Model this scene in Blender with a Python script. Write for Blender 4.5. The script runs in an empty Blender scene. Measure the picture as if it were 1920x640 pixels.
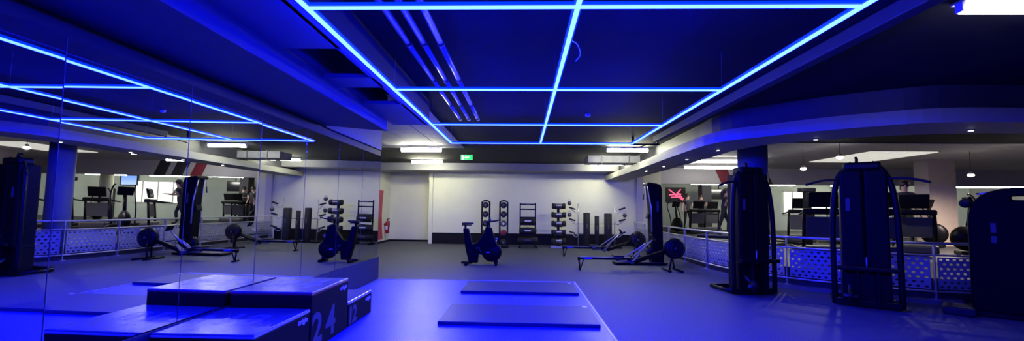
import bpy, bmesh, math, random
from mathutils import Vector, Matrix
random.seed(7)
sc = bpy.context.scene
COL = sc.collection
PI = math.pi
# ---------------------------------------------------------------- materials
MATS = {}
def mat(name, col, rough=.5, metal=0., var=.0, scale=8., bump=0., spec=.5, coat=0., emit=None, estr=0., trans=0.):
    if name in MATS: return MATS[name]
    m = bpy.data.materials.new(name); m.use_nodes = True
    nt = m.node_tree; b = nt.nodes['Principled BSDF']
    b.inputs['Base Color'].default_value = (*col, 1)
    b.inputs['Roughness'].default_value = rough
    b.inputs['Metallic'].default_value = metal
    b.inputs['Specular IOR Level'].default_value = spec
    if coat: b.inputs['Coat Weight'].default_value = coat; b.inputs['Coat Roughness'].default_value = .15
    if emit:
        b.inputs['Emission Color'].default_value = (*emit, 1); b.inputs['Emission Strength'].default_value = estr
    if var or bump:
        tc = nt.nodes.new('ShaderNodeTexCoord'); nz = nt.nodes.new('ShaderNodeTexNoise')
        nz.inputs['Scale'].default_value = scale; nz.inputs['Detail'].default_value = 6
        nt.links.new(tc.outputs['Object'], nz.inputs['Vector'])
        if var:
            mr = nt.nodes.new('ShaderNodeMapRange')
            mr.inputs['From Min'].default_value = .3; mr.inputs['From Max'].default_value = .7
            mr.inputs['To Min'].default_value = 1-var; mr.inputs['To Max'].default_value = 1+var
            hsv = nt.nodes.new('ShaderNodeHueSaturation'); hsv.inputs['Color'].default_value = (*col, 1)
            nt.links.new(nz.outputs['Fac'], mr.inputs['Value']); nt.links.new(mr.outputs['Result'], hsv.inputs['Value'])
            nt.links.new(hsv.outputs['Color'], b.inputs['Base Color'])
        if bump:
            bp = nt.nodes.new('ShaderNodeBump'); bp.inputs['Strength'].default_value = bump; bp.inputs['Distance'].default_value = .01
            nt.links.new(nz.outputs['Fac'], bp.inputs['Height']); nt.links.new(bp.outputs['Normal'], b.inputs['Normal'])
    MATS[name] = m
    return m
LEDC = (.0014, .0034, 1.)
M = dict(
    floor=mat('rubber_floor', (.075,.083,.105), .65, spec=.3, var=.35, scale=60, bump=.25),
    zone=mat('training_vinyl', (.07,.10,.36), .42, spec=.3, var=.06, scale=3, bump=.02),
    zoneedge=mat('floor_edge_strip', (.5,.5,.54), .4),
    beamp=mat('beam_paint', (.2,.2,.22), .6, var=.04),
    hoodb=mat('matt_black_hood', (.002,.002,.003), .6, spec=.1, var=.2),
    kerb=mat('kerb_paint', (.14,.14,.15), .5, var=.1),
    cfloor=mat('cardio_floor', (.035,.035,.04), .6, var=.2, scale=20),
    wall=mat('cream_wall_paint', (.80,.80,.58), .7, var=.03, scale=1.5, bump=.03),
    wall2=mat('grey_wall_paint', (.55,.53,.54), .7, var=.05, scale=1.5),
    skirt=mat('black_rubber_skirting', (.005,.005,.008), .6, spec=.2, var=.2),
    kick=mat('painted_kick_panel', (.025,.035,.06), .5, var=.05),
    ceil=mat('black_painted_ceiling', (.014,.015,.022), .8, spec=.25, var=.15, scale=2, bump=.1),
    soffit=mat('painted_soffit', (.02,.028,.045), .6, var=.06, scale=2),
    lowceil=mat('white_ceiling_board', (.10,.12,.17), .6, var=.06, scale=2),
    tiles=mat('ceiling_tiles', (.35,.35,.36), .75, var=.08, scale=4),
    recess=mat('dark_ceiling_recess', (.03,.03,.04), .6),
    bulk=mat('bulkhead_plaster', (.29,.29,.26), .6, var=.04, scale=2),
    pipe=mat('galvanised_pipe', (.45,.45,.45), .35, metal=.5, var=.25, scale=5),
    duct=mat('duct_sheet_metal', (.2,.2,.2), .5, metal=.2, var=.2, scale=3),
    steel=mat('brushed_steel', (.85,.85,.83), .3, metal=.85, var=.05, scale=20),
    perf=mat('perforated_grey_sheet', (.35,.37,.42), .45, metal=.3, var=.05),
    column=mat('column_paint', (.14,.18,.24), .6, var=.05),
    beige=mat('beige_column_paint', (.6,.52,.42), .7, var=.05),
    black=mat('black_powder_coat', (.003,.003,.005), .4, spec=.2, var=.2, scale=12),
    blacks=mat('black_shroud_plastic', (.0035,.0035,.005), .5, spec=.12, var=.15, scale=6),
    matte=mat('black_rubber', (.008,.008,.01), .7, var=.2, scale=20, bump=.1),
    grey=mat('grey_plastic', (.07,.07,.075), .4, var=.1),
    label=mat('white_label', (.75,.75,.75), .4),
    silver=mat('silver_paint', (.55,.55,.57), .3, metal=.7, var=.05),
    vinyl=mat('glossy_vinyl_cover', (.10,.12,.2), .27, var=.15, scale=5, bump=.06, coat=.25),
    vside=mat('dark_vinyl_side', (.004,.004,.006), .6, spec=.12, var=.15, scale=8, bump=.05),
    piping=mat('red_seam', (.35,.03,.05), .4),
    gpiping=mat('grey_seam', (.45,.45,.5), .4),
    digit=mat('grey_printed_digit', (.06,.07,.09), .5),
    mat_=mat('rubber_mat', (.025,.04,.085), .5, var=.12, scale=40, bump=.1),
    red=mat('red_paint', (.5,.02,.02), .35, var=.05),
    redw=mat('red_wall_graphic', (.22,.02,.04), .6, var=.05),
    darkw=mat('black_wall_graphic', (.03,.03,.04), .6, var=.05),
    skin=mat('skin', (.5,.32,.24), .5, var=.05),
    hair=mat('dark_hair', (.015,.01,.01), .5, var=.3, scale=30),
    cloth=mat('black_sportswear', (.015,.015,.02), .8, var=.2, scale=20),
    mirror=mat('mirror_glass', (.86,.88,.90), .008, metal=1., var=.004, scale=2),
    led=mat('blue_led', (.01,.01,.01), .5, emit=LEDC, estr=300., var=.01),
    tube=mat('white_tube', (.8,.8,.8), .5, emit=(1.,1.,.72), estr=125., var=.01),
    tube_near=mat('white_tube_near', (.8,.8,.8), .5, emit=(1.,1.,.9), estr=9., var=.01),
    tube_mid=mat('white_tube_mid', (.8,.8,.8), .5, emit=(1.,.98,.88), estr=16., var=.01),
    topprint=mat('pale_top_print', (.3,.31,.36), .25, var=.3, scale=4),
    glow=mat('blue_led_diffuser', (.01,.01,.02), .5, emit=(.0,.018,1.), estr=2.5, var=.01),  # faint blue emission imitating the glow around the LED strips
    tube2=mat('white_tube_far', (.8,.8,.8), .5, emit=(1.,.98,.88), estr=60., var=.01),
    panel=mat('luminous_panel', (.8,.8,.8), .5, emit=(1.,.97,.85), estr=.6, var=.1, scale=3),
    spot=mat('spot_lamp', (.8,.8,.8), .5, emit=(1.,.96,.86), estr=25., var=.01),
    window=mat('lit_window', (.8,.8,.8), .5, emit=(.95,1.,.8), estr=1.5, var=.1, scale=3),
    screen=mat('lit_screen', (.05,.05,.05), .2, emit=(.12,.3,.8), estr=1.2, var=.1),
    dscreen=mat('dark_screen', (.02,.02,.025), .12, var=.05),
    exitg=mat('green_exit_face', (.0,.3,.05), .4, emit=(.01,.8,.12), estr=1.0, var=.05),
    exitw=mat('white_exit_mark', (.8,.8,.8), .4, emit=(.8,1.,.8), estr=1.3, var=.05),
    neon=mat('pink_neon', (.8,.1,.2), .4, emit=(1.,.12,.25), estr=1.3, var=.05),
)
# ---------------------------------------------------------------- mesh builder
class MB:
    def __init__(s): s.bm = bmesh.new(); s.mi = 0
    def _tag(s, before):
        for f in s.bm.faces:
            if f.index == -1 or f.index >= before: f.material_index = s.mi
    def box(s, c, d, rot=None, bev=0.):
        r = bmesh.ops.create_cube(s.bm, size=1)
        vs = r['verts']
        bmesh.ops.scale(s.bm, vec=d, verts=vs)
        if bev:
            es = list({e for v in vs for e in v.link_edges})
            q = bmesh.ops.bevel(s.bm, geom=es, offset=bev, segments=2, affect='EDGES', profile=.5)
            vs = list({v for f in q['faces'] for v in f.verts} | {v for v in vs if v.is_valid})
        if rot: bmesh.ops.rotate(s.bm, cent=(0,0,0), matrix=rot, verts=vs)
        bmesh.ops.translate(s.bm, vec=c, verts=vs); return s
    def tube(s, pts, r, seg=10, cap=True):
        pts = [Vector(p) for p in pts]
        rs = r if isinstance(r, (list, tuple)) else [r]*len(pts)
        rings = []; up = None
        for i, p in enumerate(pts):
            if i == 0: t = pts[1]-p
            elif i == len(pts)-1: t = p-pts[i-1]
            else: t = (pts[i+1]-p).normalized()+(p-pts[i-1]).normalized()
            t.normalize()
            if up is None:
                up = Vector((0,0,1)) if abs(t.z) < .9 else Vector((0,1,0))
            a = t.cross(up).normalized(); b = a.cross(t).normalized(); up = b
            rings.append([s.bm.verts.new(p+rs[i]*(math.cos(2*PI*k/seg)*a+math.sin(2*PI*k/seg)*b)) for k in range(seg)])
        for i in range(len(rings)-1):
            for k in range(seg):
                f = s.bm.faces.new((rings[i][k], rings[i][(k+1)%seg], rings[i+1][(k+1)%seg], rings[i+1][k])); f.smooth = seg > 5
        if cap:
            s.bm.faces.new(rings[0]); s.bm.faces.new(rings[-1][::-1])
        return s
    def lathe(s, prof, c=(0,0,0), axis='Z', seg=24):
        # prof = [(r,h)...] closed at both ends
        c = Vector(c); rings = []
        def P(r, h, a):
            x, y = r*math.cos(a), r*math.sin(a)
            if axis == 'Z': return c+Vector((x,y,h))
            if axis == 'Y': return c+Vector((x,h,y))
            return c+Vector((h,x,y))
        for r, h in prof:
            rings.append([s.bm.verts.new(P(max(r,1e-4),h,2*PI*k/seg)) for k in range(seg)])
        for i in range(len(rings)-1):
            for k in range(seg):
                f = s.bm.faces.new((rings[i][k], rings[i][(k+1)%seg], rings[i+1][(k+1)%seg], rings[i+1][k])); f.smooth = True
        s.bm.faces.new(rings[0]); s.bm.faces.new(rings[-1]); return s
    def ball(s, c, r, sx=1, sy=1, sz=1, seg=16):
        q = bmesh.ops.create_uvsphere(s.bm, u_segments=seg, v_segments=seg//2+2, radius=r)
        bmesh.ops.scale(s.bm, vec=(sx,sy,sz), verts=q['verts']); bmesh.ops.translate(s.bm, vec=c, verts=q['verts'])
        for v in q['verts']:
            for f in v.link_faces: f.smooth = True
        return s
    def prism(s, poly, lo, hi, axis='Z'):
        def P(a, b, h):
            return (a,b,h) if axis == 'Z' else ((a,h,b) if axis == 'Y' else (h,a,b))
        A = [s.bm.verts.new(P(a,b,lo)) for a, b in poly]; B = [s.bm.verts.new(P(a,b,hi)) for a, b in poly]
        n = len(poly)
        s.bm.faces.new(A[::-1]); s.bm.faces.new(B)
        for i in range(n): s.bm.faces.new((A[i], A[(i+1)%n], B[(i+1)%n], B[i]))
        return s
    def xf(s, m):
        bmesh.ops.transform(s.bm, matrix=m, verts=s.bm.verts[:]); return s
    def build(s, name, m, parent=None, bevel=0., loc=None):
        bmesh.ops.recalc_face_normals(s.bm, faces=s.bm.faces[:])
        me = bpy.data.meshes.new(name); s.bm.to_mesh(me); s.bm.free()
        for x in (m if isinstance(m, (list, tuple)) else [m]): me.materials.append(x)
        o = bpy.data.objects.new(name, me); COL.objects.link(o)
        if parent: o.parent = parent
        if loc: o.location = loc
        if bevel:
            b = o.modifiers.new('bevel', 'BEVEL'); b.width = bevel; b.segments = 2; b.limit_method = 'ANGLE'
        return o
def rx(a): return Matrix.Rotation(a, 3, 'X')
def ry(a): return Matrix.Rotation(a, 3, 'Y')
def rz(a): return Matrix.Rotation(a, 3, 'Z')
def tag(o, label, cat, group=None, kind=None):
    if label: o['label'] = label
    if cat: o['category'] = cat
    if group: o['group'] = group
    if kind: o['kind'] = kind
    return o
def thing(name, label, cat, loc=(0,0,0), rot=0., group=None):
    o = bpy.data.objects.new(name, None); COL.objects.link(o); o.empty_display_size = .1
    o.location = loc; o.rotation_euler = (0,0,rot)
    return tag(o, label, cat, group)
def struct(name, mb, m, label, cat, bevel=0.):
    return tag(mb.build(name, m, None, bevel), label, cat, None, 'structure')
def dup(o, label=None, loc=None, rot=None, parent=None):
    c = o.copy(); COL.objects.link(c)
    if parent: c.parent = parent
    if label: c['label'] = label
    if loc: c.location = loc
    if rot is not None: c.rotation_euler = (0,0,rot)
    for ch in list(o.children): dup(ch, parent=c)
    return c
def smooth(pts, n=4):
    out = []
    P = [pts[0]]+list(pts)+[pts[-1]]
    for i in range(1, len(P)-2):
        a, b, c, d = (Vector(P[i-1]), Vector(P[i]), Vector(P[i+1]), Vector(P[i+2]))
        for k in range(n):
            t = k/n
            out.append(.5*((2*b)+(c-a)*t+(2*a-5*b+4*c-d)*t*t+(3*b-a-3*c+d)*t**3))
    out.append(Vector(pts[-1])); return out

# ---------------------------------------------------------------- room shell
struct('floor', MB().box((10,8,-.05),(33,22.2,.1)), M['floor'], 'dark grey speckled rubber gym floor', 'floor')
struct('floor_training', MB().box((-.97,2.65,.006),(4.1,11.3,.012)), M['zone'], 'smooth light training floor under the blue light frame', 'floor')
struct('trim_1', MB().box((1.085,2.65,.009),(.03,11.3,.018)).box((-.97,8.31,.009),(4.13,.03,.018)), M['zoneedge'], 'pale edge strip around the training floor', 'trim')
struct('wall_back', MB().box((.95,17.1,1.675),(9.9,.2,3.35)), M['wall'], 'cream back wall behind the storage racks', 'wall')
struct('wall_alcove', MB().box((-5.05,18.1,1.675),(2.3,.2,3.35)).box((-4.02,17.6,1.675),(.08,.8,3.35)), M['wall'], 'cream wall at the back of the corner alcove', 'wall')
struct('wall_left', MB().box((-6.15,13.2,1.675),(.2,10,3.35)), M['wall'], 'white side wall carrying the fire extinguisher', 'wall')
struct('pillar_back', MB().box((-3.93,16.97,1.6),(.16,.16,3.2)), M['wall'], 'cream pilaster at the left end of the back wall', 'pillar')
struct('pillar_grey', MB().box((4.98,16.96,1.6),(.27,.1,3.2)), M['wall2'], 'grey pilaster at the right end of the back wall', 'pillar')
struct('wall_mirrored', MB().box((-4.58,2.7,1.675),(2.96,11.4,3.35)), M['kick'], 'partition wall that carries the mirror panels', 'wall')
struct('trim_2', MB().box((-3.085,2.7,2.66),(.05,11.4,.12)), M['recess'], 'black strip above the mirror panels', 'trim')
struct('trim_6', MB().box((-3.07,7.2,3.04),(.06,2.4,.6)), M['beamp'], 'pale wall strip above the far mirror panels', 'trim')
struct('trim_kick_panel', MB().box((-3.07,2.7,.24),(.08,11.4,.46)), M['kick'], 'grey kick panel under the mirror panels', 'trim', .004)
struct('baseboard_back', MB().box((.4,16.96,.235),(8.5,.06,.47)), M['skirt'], 'tall black skirting along the back wall', 'baseboard', .006)
struct('baseboard_left', MB().box((-6.03,13.2,.04),(.03,9.4,.08)).box((-5.05,17.98,.04),(2.,.03,.08)), M['skirt'], 'low dark skirting in the corner alcove', 'baseboard')
struct('wall_behind', MB().box((10,-3.05,1.675),(33,.1,3.35)), M['wall2'], 'grey wall behind the camera', 'wall')
struct('wall_right', MB().box((26.4,12,1.675),(.1,30,3.35)), M['wall2'], 'grey wall at the far right of the cardio room', 'wall')
struct('ceiling', MB().box((10,11,3.4),(33,28.2,.1)), M['ceil'], 'black painted ceiling', 'ceiling')
# ceiling with light tiles, far left
t = MB()
for i in range(6):
    for j in range(-4, 6):
        if j < 0 and i < 4: continue
        t.box((-5.72+i*.72, 8.75+j*.56, 3.335), (.70,.54,.02))
struct('ceiling_tiles', t, M['tiles'], 'light ceiling tiles at the far left of the room', 'ceiling')
struct('beam_back', MB().box((-.65,16.4,3.2),(10.7,1.,.3)), M['beamp'], 'pale boxed beam along the top of the back wall', 'beam', .01)
struct('beam_soffit', MB().prism([(-3.08,-3),(-2.22,-3),(-2.22,6.35),(-3.08,5.9)],2.75,3.35), M['soffit'], 'lowered soffit running above the mirror wall', 'beam', .01)
# lowered board left of the light frame, with dark recesses
bd = MB(); ys = [-3., 3.55, 4.15, 4.45, 5.35, 8.4]
bd.box((-1.94, (-3+3.45)/2, 2.955), (.58, 6.45, .05)); bd.box((-1.94, 4.42, 2.955), (.58, .35, .05)); bd.box((-1.94, 6.02, 2.955), (.58, 1.35, .05))
bd.box((-1.66,1.85,2.955),(.05,9.7,.05))
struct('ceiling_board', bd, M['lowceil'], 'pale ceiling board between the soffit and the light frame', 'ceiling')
struct('beam_side', MB().box((-1.63,1.85,3.18),(.03,9.7,.34)).box((-1.93,6.7,3.18),(.6,.03,.34)), M['recess'], 'dark upstand beside the light frame', 'beam')
struct('trim_3', MB().box((3.28,5.2,3.26),(.14,9.2,.14)), M['soffit'], 'square boxed conduit under the ceiling right of the light frame', 'trim', .01)

# curved bulkhead
inner = smooth([(3.5,16.9,0),(3.5,12,0),(3.45,9,0),(3.52,7.3,0),(4.08,6.6,0),(4.6,6.12,0),(5.1,5.8,0),(5.75,5.52,0),(6.9,5.5,0),(9,5.6,0),(12,5.9,0)])
outer = smooth([(4.4,16.9,0),(4.4,12,0),(4.36,9,0),(4.34,8.2,0),(4.6,7.38,0),(5.17,6.96,0),(5.75,6.6,0),(6.5,6.36,0),(7.56,6.28,0),(9.2,6.5,0),(12,6.9,0)])
b = MB(); n = min(len(inner), len(outer))
for lo, hi, off in ((2.75, 2.95, 0),):
    A = []
    for i in range(n):
        p, q = inner[i], outer[i]; d = (q-p).normalized()*off
        A.append([b.bm.verts.new((*v, z)) for v in ((p+d).xy, (q-d*(1 if off else 0)).xy) for z in (lo, hi)])
    for i in range(n-1):
        a, c = A[i], A[i+1]
        for (u, v) in ((0,1),(1,3),(3,2),(2,0)): b.bm.faces.new((a[u], a[v], c[v], c[u]))
    b.bm.faces.new([A[0][k] for k in (0,1,3,2)]); b.bm.faces.new([A[-1][k] for k in (0,1,3,2)])
rb = MB(); A = []
for i in range(n):
    p, q = inner[i], outer[i]; d = (q-p).normalized()
    A.append([rb.bm.verts.new((*v, z)) for v in ((p+d*.35).xy, (q-d*.05).xy) for z in (2.95, 3.35)])
for i in range(n-1):
    a, c = A[i], A[i+1]
    for (u, v) in ((0,1),(1,3),(3,2),(2,0)): rb.bm.faces.new((a[u], a[v], c[v], c[u]))
struct('beam_riser', rb, M['recess'], 'dark riser between the curved bulkhead and the ceiling', 'beam')
struct('beam_bulkhead', b, M['bulk'], 'curved pale bulkhead with small spotlights following the railing', 'beam')

# cardio side
railpts = [(4.74,16.9),(4.7,15.4),(4.66,14.0),(4.63,12.7),(4.6,11.4),(4.62,10.1),(4.78,9.0),(5.27,8.1),(6.02,7.42),(6.9,6.88),(8.15,6.72),(9.45,6.7)]
rail3 = smooth([(x,y,0) for x, y in railpts], 3)
off = []
for i, p in enumerate(rail3):
    t_ = (rail3[min(i+1,len(rail3)-1)]-rail3[max(i-1,0)]).normalized()
    off.append(p+Vector((-t_.y, t_.x, 0))*.12)
poly = [(v.x, v.y) for v in off]
CF = .4
struct('floor_cardio', MB().prism(poly+[(26.3,6.8),(26.3,24),(4.9,24),(4.9,16.95)], .0, CF), M['cfloor'], 'raised dark floor of the cardio area behind the railing', 'floor')
kb = MB()
for i in range(len(rail3)-1):
    a, c = rail3[i], rail3[i+1]
    m_ = (a+c)/2; kb.box((m_.x, m_.y, .035), ((c-a).length+.01, .16, .07), rz(math.atan2(c.y-a.y, c.x-a.x)))
struct('trim_4', kb, M['kerb'], 'pale kerb strip under the railing', 'trim')
struct('ceiling_cardio', MB().box((15.4,13.8,3.335),(21.8,6.4,.02)), M['wall2'], 'grey ceiling over the cardio area', 'ceiling')
struct('wall_lintel', MB().box((16.1,17.1,3.0),(20.4,.2,.7)), M['wall2'], 'grey wall band above the opening of the cardio area', 'wall')
struct('wall_cardio', MB().box((15.5,24.1,1.675),(21.6,.2,3.35)), mat('pale_green_wall', (.55,.62,.53), .7, var=.08, scale=1), 'pale green far wall of the cardio area', 'wall')
struct('wall_cardio_side', MB().box((5.4,20.62,1.675),(.98,6.9,3.35)), M['wall'], 'white return wall between back wall and cardio area', 'wall')
struct('column_round', MB().lathe([(.3,0),(.3,3.35)], (5.22,9.1,0), seg=32), M['column'], 'round painted column behind the railing', 'column')
struct('column_beige', MB().box((14.2,14.,1.7),(.9,.5,3.3)), M['beige'], 'square beige column in the cardio area', 'column')
struct('column_pale', MB().lathe([(.28,0),(.28,3.35)], (16.6,20.5,0), seg=24), M['wall'], 'round pale column at the far end of the cardio area', 'column')
struct('window_1', MB().box((17.,23.97,2.05),(2.9,.04,1.3)), M['window'], 'brightly lit window on the far cardio wall', 'window')
struct('trim_5', MB().box((17.,23.94,2.72),(3.1,.06,.06)).box((17.,23.94,1.38),(3.1,.06,.06)).box((17.,23.94,2.05),(.06,.06,1.3)).box((16.,23.94,2.05),(.06,.06,1.3)).box((18.,23.94,2.05),(.06,.06,1.3)), M['wall2'], 'frame of the lit window in the cardio area', 'trim')
struct('door_1', MB().box((20.3,23.96,1.3),(.95,.06,1.8)), M['darkw'], 'dark door on the far cardio wall', 'door')
# wall graphics on the lintel
for x0, m_, lab in ((8.2,'redw','red slanted wall graphic on the grey wall band'), (9.0,'darkw','black slanted wall graphic beside the red one'), (9.8,'darkw','black slanted wall graphic farthest from the red one')):
    g = MB().prism([(x0+.25,2.66),(x0+.75,2.66),(x0+.45,3.34),(x0-.05,3.34)], 16.965, 16.995, 'Y').build('wall_graphic', M[m_])
    tag(g, lab, 'wall graphic', 'slanted wall graphics')

# ---------------------------------------------------------------- mirror panels
seams = [-2.5,-1.5,-.5,.5,1.49,2.478,3.476,4.453,5.415,6.413,7.397,8.30]
yaws = {2.478:-.006, 3.476:-.008, 1.49:-.012}
where = ['out of sight behind the camera','beside the camera','level with the camera','just in front of the camera','nearest the camera at the picture edge','second in the picture, behind the low plyo box',
  'third in the picture, behind the tall plyo box','fourth in the picture, left of the reflected racks','fifth in the picture, behind the small plyo box','sixth in the picture, reflecting the bike','narrow last one at the far corner']
for i in range(4, len(seams)-1):
    y0, y1 = seams[i]+.004, seams[i+1]-.004
    mp = MB().box((0,0,0),(.012, y1-y0, 2.12), None, .002)
    o = mp.build('mirror_panel', M['mirror'])
    MB().box((.002,(y1-y0)/2+.002,0),(.013,.003,2.12)).build('polished_edge', M['grey'], o)
    o.location = (-3.03, (y0+y1)/2, 1.54)
    ny = yaws.get(seams[i], 0.)
    o.rotation_euler = (0, .0075, ny)
    tag(o, 'tall frameless mirror panel, ' + where[i], 'mirror', 'mirror panels along the left wall')

# ---------------------------------------------------------------- blue LED frame
fr = thing('light_frame', 'glowing blue grid of LED strips hung under the ceiling', 'ceiling light', (0,0,2.9))
LY = [-1.15, .75, 2.66, 4.56, 6.49, 8.33]; LX = [-1.52, .37, 2.29]
for x in LX:
    MB().box((x, 3.59, .012), (.062, 9.54, .02)).build('diffuser', M['glow'], fr); MB().box((x, 3.59, -.006), (.034, 9.5, .014)).build('led_strip', M['led'], fr)  # wide blue strip behind each LED core stands in for its halo
for y in LY:
    for a, c in ((LX[0],LX[1]),(LX[1],LX[2])):
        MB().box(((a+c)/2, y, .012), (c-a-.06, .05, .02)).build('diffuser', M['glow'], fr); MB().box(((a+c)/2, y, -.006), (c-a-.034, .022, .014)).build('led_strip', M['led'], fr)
hg = MB()
for x in LX:
    for y in LY:
        hg.tube([(x,y,.015),(x,y,.44)], .0015, 4)
hg.build('suspension_wire', M['pipe'], fr)
MB().tube(smooth([(.4,3.2,-.01),(.44,3.18,-.05),(.46,3.16,-.14),(.42,3.15,-.2)]), .004, 6).build('loose_cord', M['label'], fr)['label'] = 'short white cord dangling from the middle strip'

# pipes
pl = ['leftmost of the three silver ceiling pipes','middle one of the three silver ceiling pipes','rightmost of the three silver ceiling pipes']
for k, x in enumerate((-1.24,-1.07,-.89)):
    p = thing('ceiling_pipe', pl[k]+' inside the blue light frame', 'pipe', (x,0,3.27), 0, 'silver pipes under the ceiling')
    for a, c in ((2.4,4.1),(4.14,5.3),(5.34,6.6),(6.64,7.75)):
        MB().tube([(0,a,0),(0,c,0)], .032, 12).build('pipe_length', M['pipe'], p)
    q = MB()
    for y in (2.9,4.12,5.32,6.62,7.6): q.tube([(0,y-.02,0),(0,y+.02,0)], .042, 12).tube([(0,y,0),(0,y,.08)], .008, 6)
    q.build('pipe_clamp', M['grey'], p)
tag(MB().lathe([(.05,0),(.05,-.03),(.03,-.05)], (1.25,7.6,3.35)).build('smoke_detector', M['label']), 'small white smoke detector on the black ceiling', 'smoke detector')
dk = thing('ventilation_duct', 'grey sheet metal duct behind the right ceiling tubes', 'duct', (3.1,13.4,3.06))
MB().box((0,0,.12),(1.9,.7,.24), None, .01).build('duct_body', M['duct'], dk)
MB().box((-.5,0,.12),(.04,.74,.28)).box((.4,0,.12),(.04,.74,.28)).build('flange', M['grey'], dk)
dk = thing('ceiling_bracket', 'dark cable tray bracket beside the light frame corner', 'bracket', (3.05,9.9,3.05))
MB().box((0,0,.1),(.7,.05,.04)).box((-.3,0,.2),(.04,.04,.2)).box((.3,0,.2),(.04,.04,.2)).tube([(-.3,0,0),(.1,0,.1)],.012,6).build('bracket_arm', M['black'], dk)

# batten lights
def batten(x, y, z, lab, L=1.2, rot=0., grp='white tube lights in the gym', m='tube'):
    t = thing('ceiling_light', lab, 'ceiling light', (x,y,z), rot, grp)
    MB().box((0,0,.065),(L,.15,.03), None, .01).build('housing', M['label'], t)
    MB().tube([(-L/2+.02,0,0),(L/2-.02,0,0)], .045, 12).build('tube', M[m], t)
    MB().box((-L/2+.01,0,.01),(.03,.06,.08)).box((L/2-.01,0,.01),(.03,.06,.08)).build('end_cap', M['label'], t)
    MB().tube([(-L/3,0,.07),(-L/3,0,3.35-z)], .006, 6).tube([(L/3,0,.07),(L/3,0,3.35-z)], .006, 6).build('hanger', M['grey'], t)
    return t
batten(-2.98,11.48,3.2,'white tube light under the pale ceiling tiles, nearer of the left pair')
batten(-3.64,14.95,3.25,'white tube light near the cream pilaster, farther of the left pair')
batten(3.06,11.6,3.25,'white tube light beside the bulkhead, nearer of the right pair')
batten(3.19,15.08,3.25,'white tube light by the back wall, farther of the right pair')
batten(4.32,3.39,3.25,'large bright tube light mounted closest to the camera on the right', m='tube_near')
# exit sign
ex = thing('exit_sign', 'green lit emergency exit sign hanging from the ceiling', 'exit sign', (-1.85,13.,3.1))
MB().box((0,0,.1),(.4,.04,.18), None, .008).build('sign_case', M['label'], ex)
MB().box((0,-.023,.1),(.38,.01,.16)).build('sign_face', M['exitg'], ex)
MB().box((-.12,-.031,.09),(.05,.006,.12)).box((.0,-.031,.1),(.1,.006,.02)).prism([(.04,.065),(.09,.1),(.04,.135)], -.034, -.028, 'Y').ball((-.04,-.03,.14),.012,1,.3,1).box((-.05,-.031,.1),(.02,.006,.06), ry(.4)).box((-.03,-.031,.065),(.015,.006,.05), ry(-.6)).build('pictogram', M['exitw'], ex)
MB().tube([(0,0,.19),(0,0,.25)], .008).build('hanger', M['grey'], ex)

# spotlights in the bulkhead
sl = ['beside the back wall','between the ski machine and the back wall','above the farther rowing machine','above the nearer weight tower','above the middle weight tower','above the right end of the railing']
for k, (x,y) in enumerate(((3.88,12.5),(3.93,11.1),(3.95,9.6),(3.96,8.1),(4.97,6.8),(6.65,6.0))):
    s_ = thing('recessed_spotlight', 'small recessed spotlight in the curved bulkhead '+sl[k], 'spotlight', (x,y,2.74), 0, 'small spotlights in the bulkhead')
    MB().lathe([(.045,.006),(.045,-.004),(.03,-.008)], seg=16).build('bezel', M['silver'], s_)
    MB().lathe([(.028,-.006),(.026,-.012)], seg=16).build('lamp', M['spot'], s_)

# ---------------------------------------------------------------- mats
for (y, lab) in ((5.6,'dark rubber lifting mat on the training floor, nearer of the two'), (7.5,'dark rubber lifting mat near the far edge of the training floor')):
    o = thing('lifting_mat', lab, 'mat', (-.03,y,.012), -.012, 'rubber lifting mats')
    MB().box((0,0,.024),(2.07,.96,.048), None, .006).build('mat_slab', M['mat_'], o)
    MB().box((.96,.42,.0485),(.07,.04,.002), rz(-.3)).build('tag', M['label'], o)

# ---------------------------------------------------------------- plyo boxes
def meshed(name, c, m, parent, loc, rot):
    k = bpy.data.objects.new('k', c); COL.objects.link(k)
    dg = bpy.context.evaluated_depsgraph_get(); dg.update()
    me = bpy.data.meshes.new_from_object(k.evaluated_get(dg)); me.name = name
    bpy.data.objects.remove(k); bpy.data.curves.remove(c)
    me.materials.clear(); me.materials.append(m)
    o = bpy.data.objects.new(name, me); COL.objects.link(o); o.parent = parent; o.location = loc; o.rotation_euler = rot
    return o
def text(body, size, m, parent, loc, rot, ext=.001, name='lettering', bold=0.):
    c = bpy.data.curves.new(name, 'FONT'); c.body = body; c.size = size; c.extrude = ext; c.offset = bold
    c.align_x = 'CENTER'; c.align_y = 'CENTER'
    return meshed(name, c, m, parent, loc, rot)
def plyo(h, y0, y1, lab, num, seam, num_top):
    x0, x1 = -3.005, -2.15; W = x1-x0; D = y1-y0
    t = thing('plyo_box', lab, 'plyo box', ((x0+x1)/2, (y0+y1)/2, .013), 0, 'soft plyo boxes against the mirror')
    MB().box((0,0,(h-.03)/2),(W,D,h-.03), None, .012).build('foam_body', M['vside'], t)
    MB().box((0,0,h-.022),(W+.004,D+.004,.022), None, .008).build('seam_strip', M[seam], t)
    MB().box((0,0,h-.008),(W-.002,D-.002,.022), None, .009).build('top_cover', M['vinyl'], t)
    if num:
        for ch, dy, s_, dz in num:
            text(ch, s_, M['digit'], t, (W/2+.001, dy, dz), (PI/2,0,PI/2), .001, 'digit', .012)
    text(num_top, .6 if h > .5 else .42, M['topprint'], t, (.02, 0, h+.003), (0,0,0), .0005, 'top_digit', .015)
    text('origin', .1, M['topprint'], t, (-W/2+.1, 0, h+.003), (0,0,PI/2), .0005, 'top_logo', .003)
    text('origin', .075, M['label'], t, (W/2+.001, D/2-.13, h-.085), (PI/2,0,PI/2), .001, 'logo', .002)
    return t
plyo(.61, 4.07, 4.93, 'tallest soft plyo box marked 24 against the mirror', (('2',-.3,.44,.2),('4',.0,.44,.2)), 'piping', '24')
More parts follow.
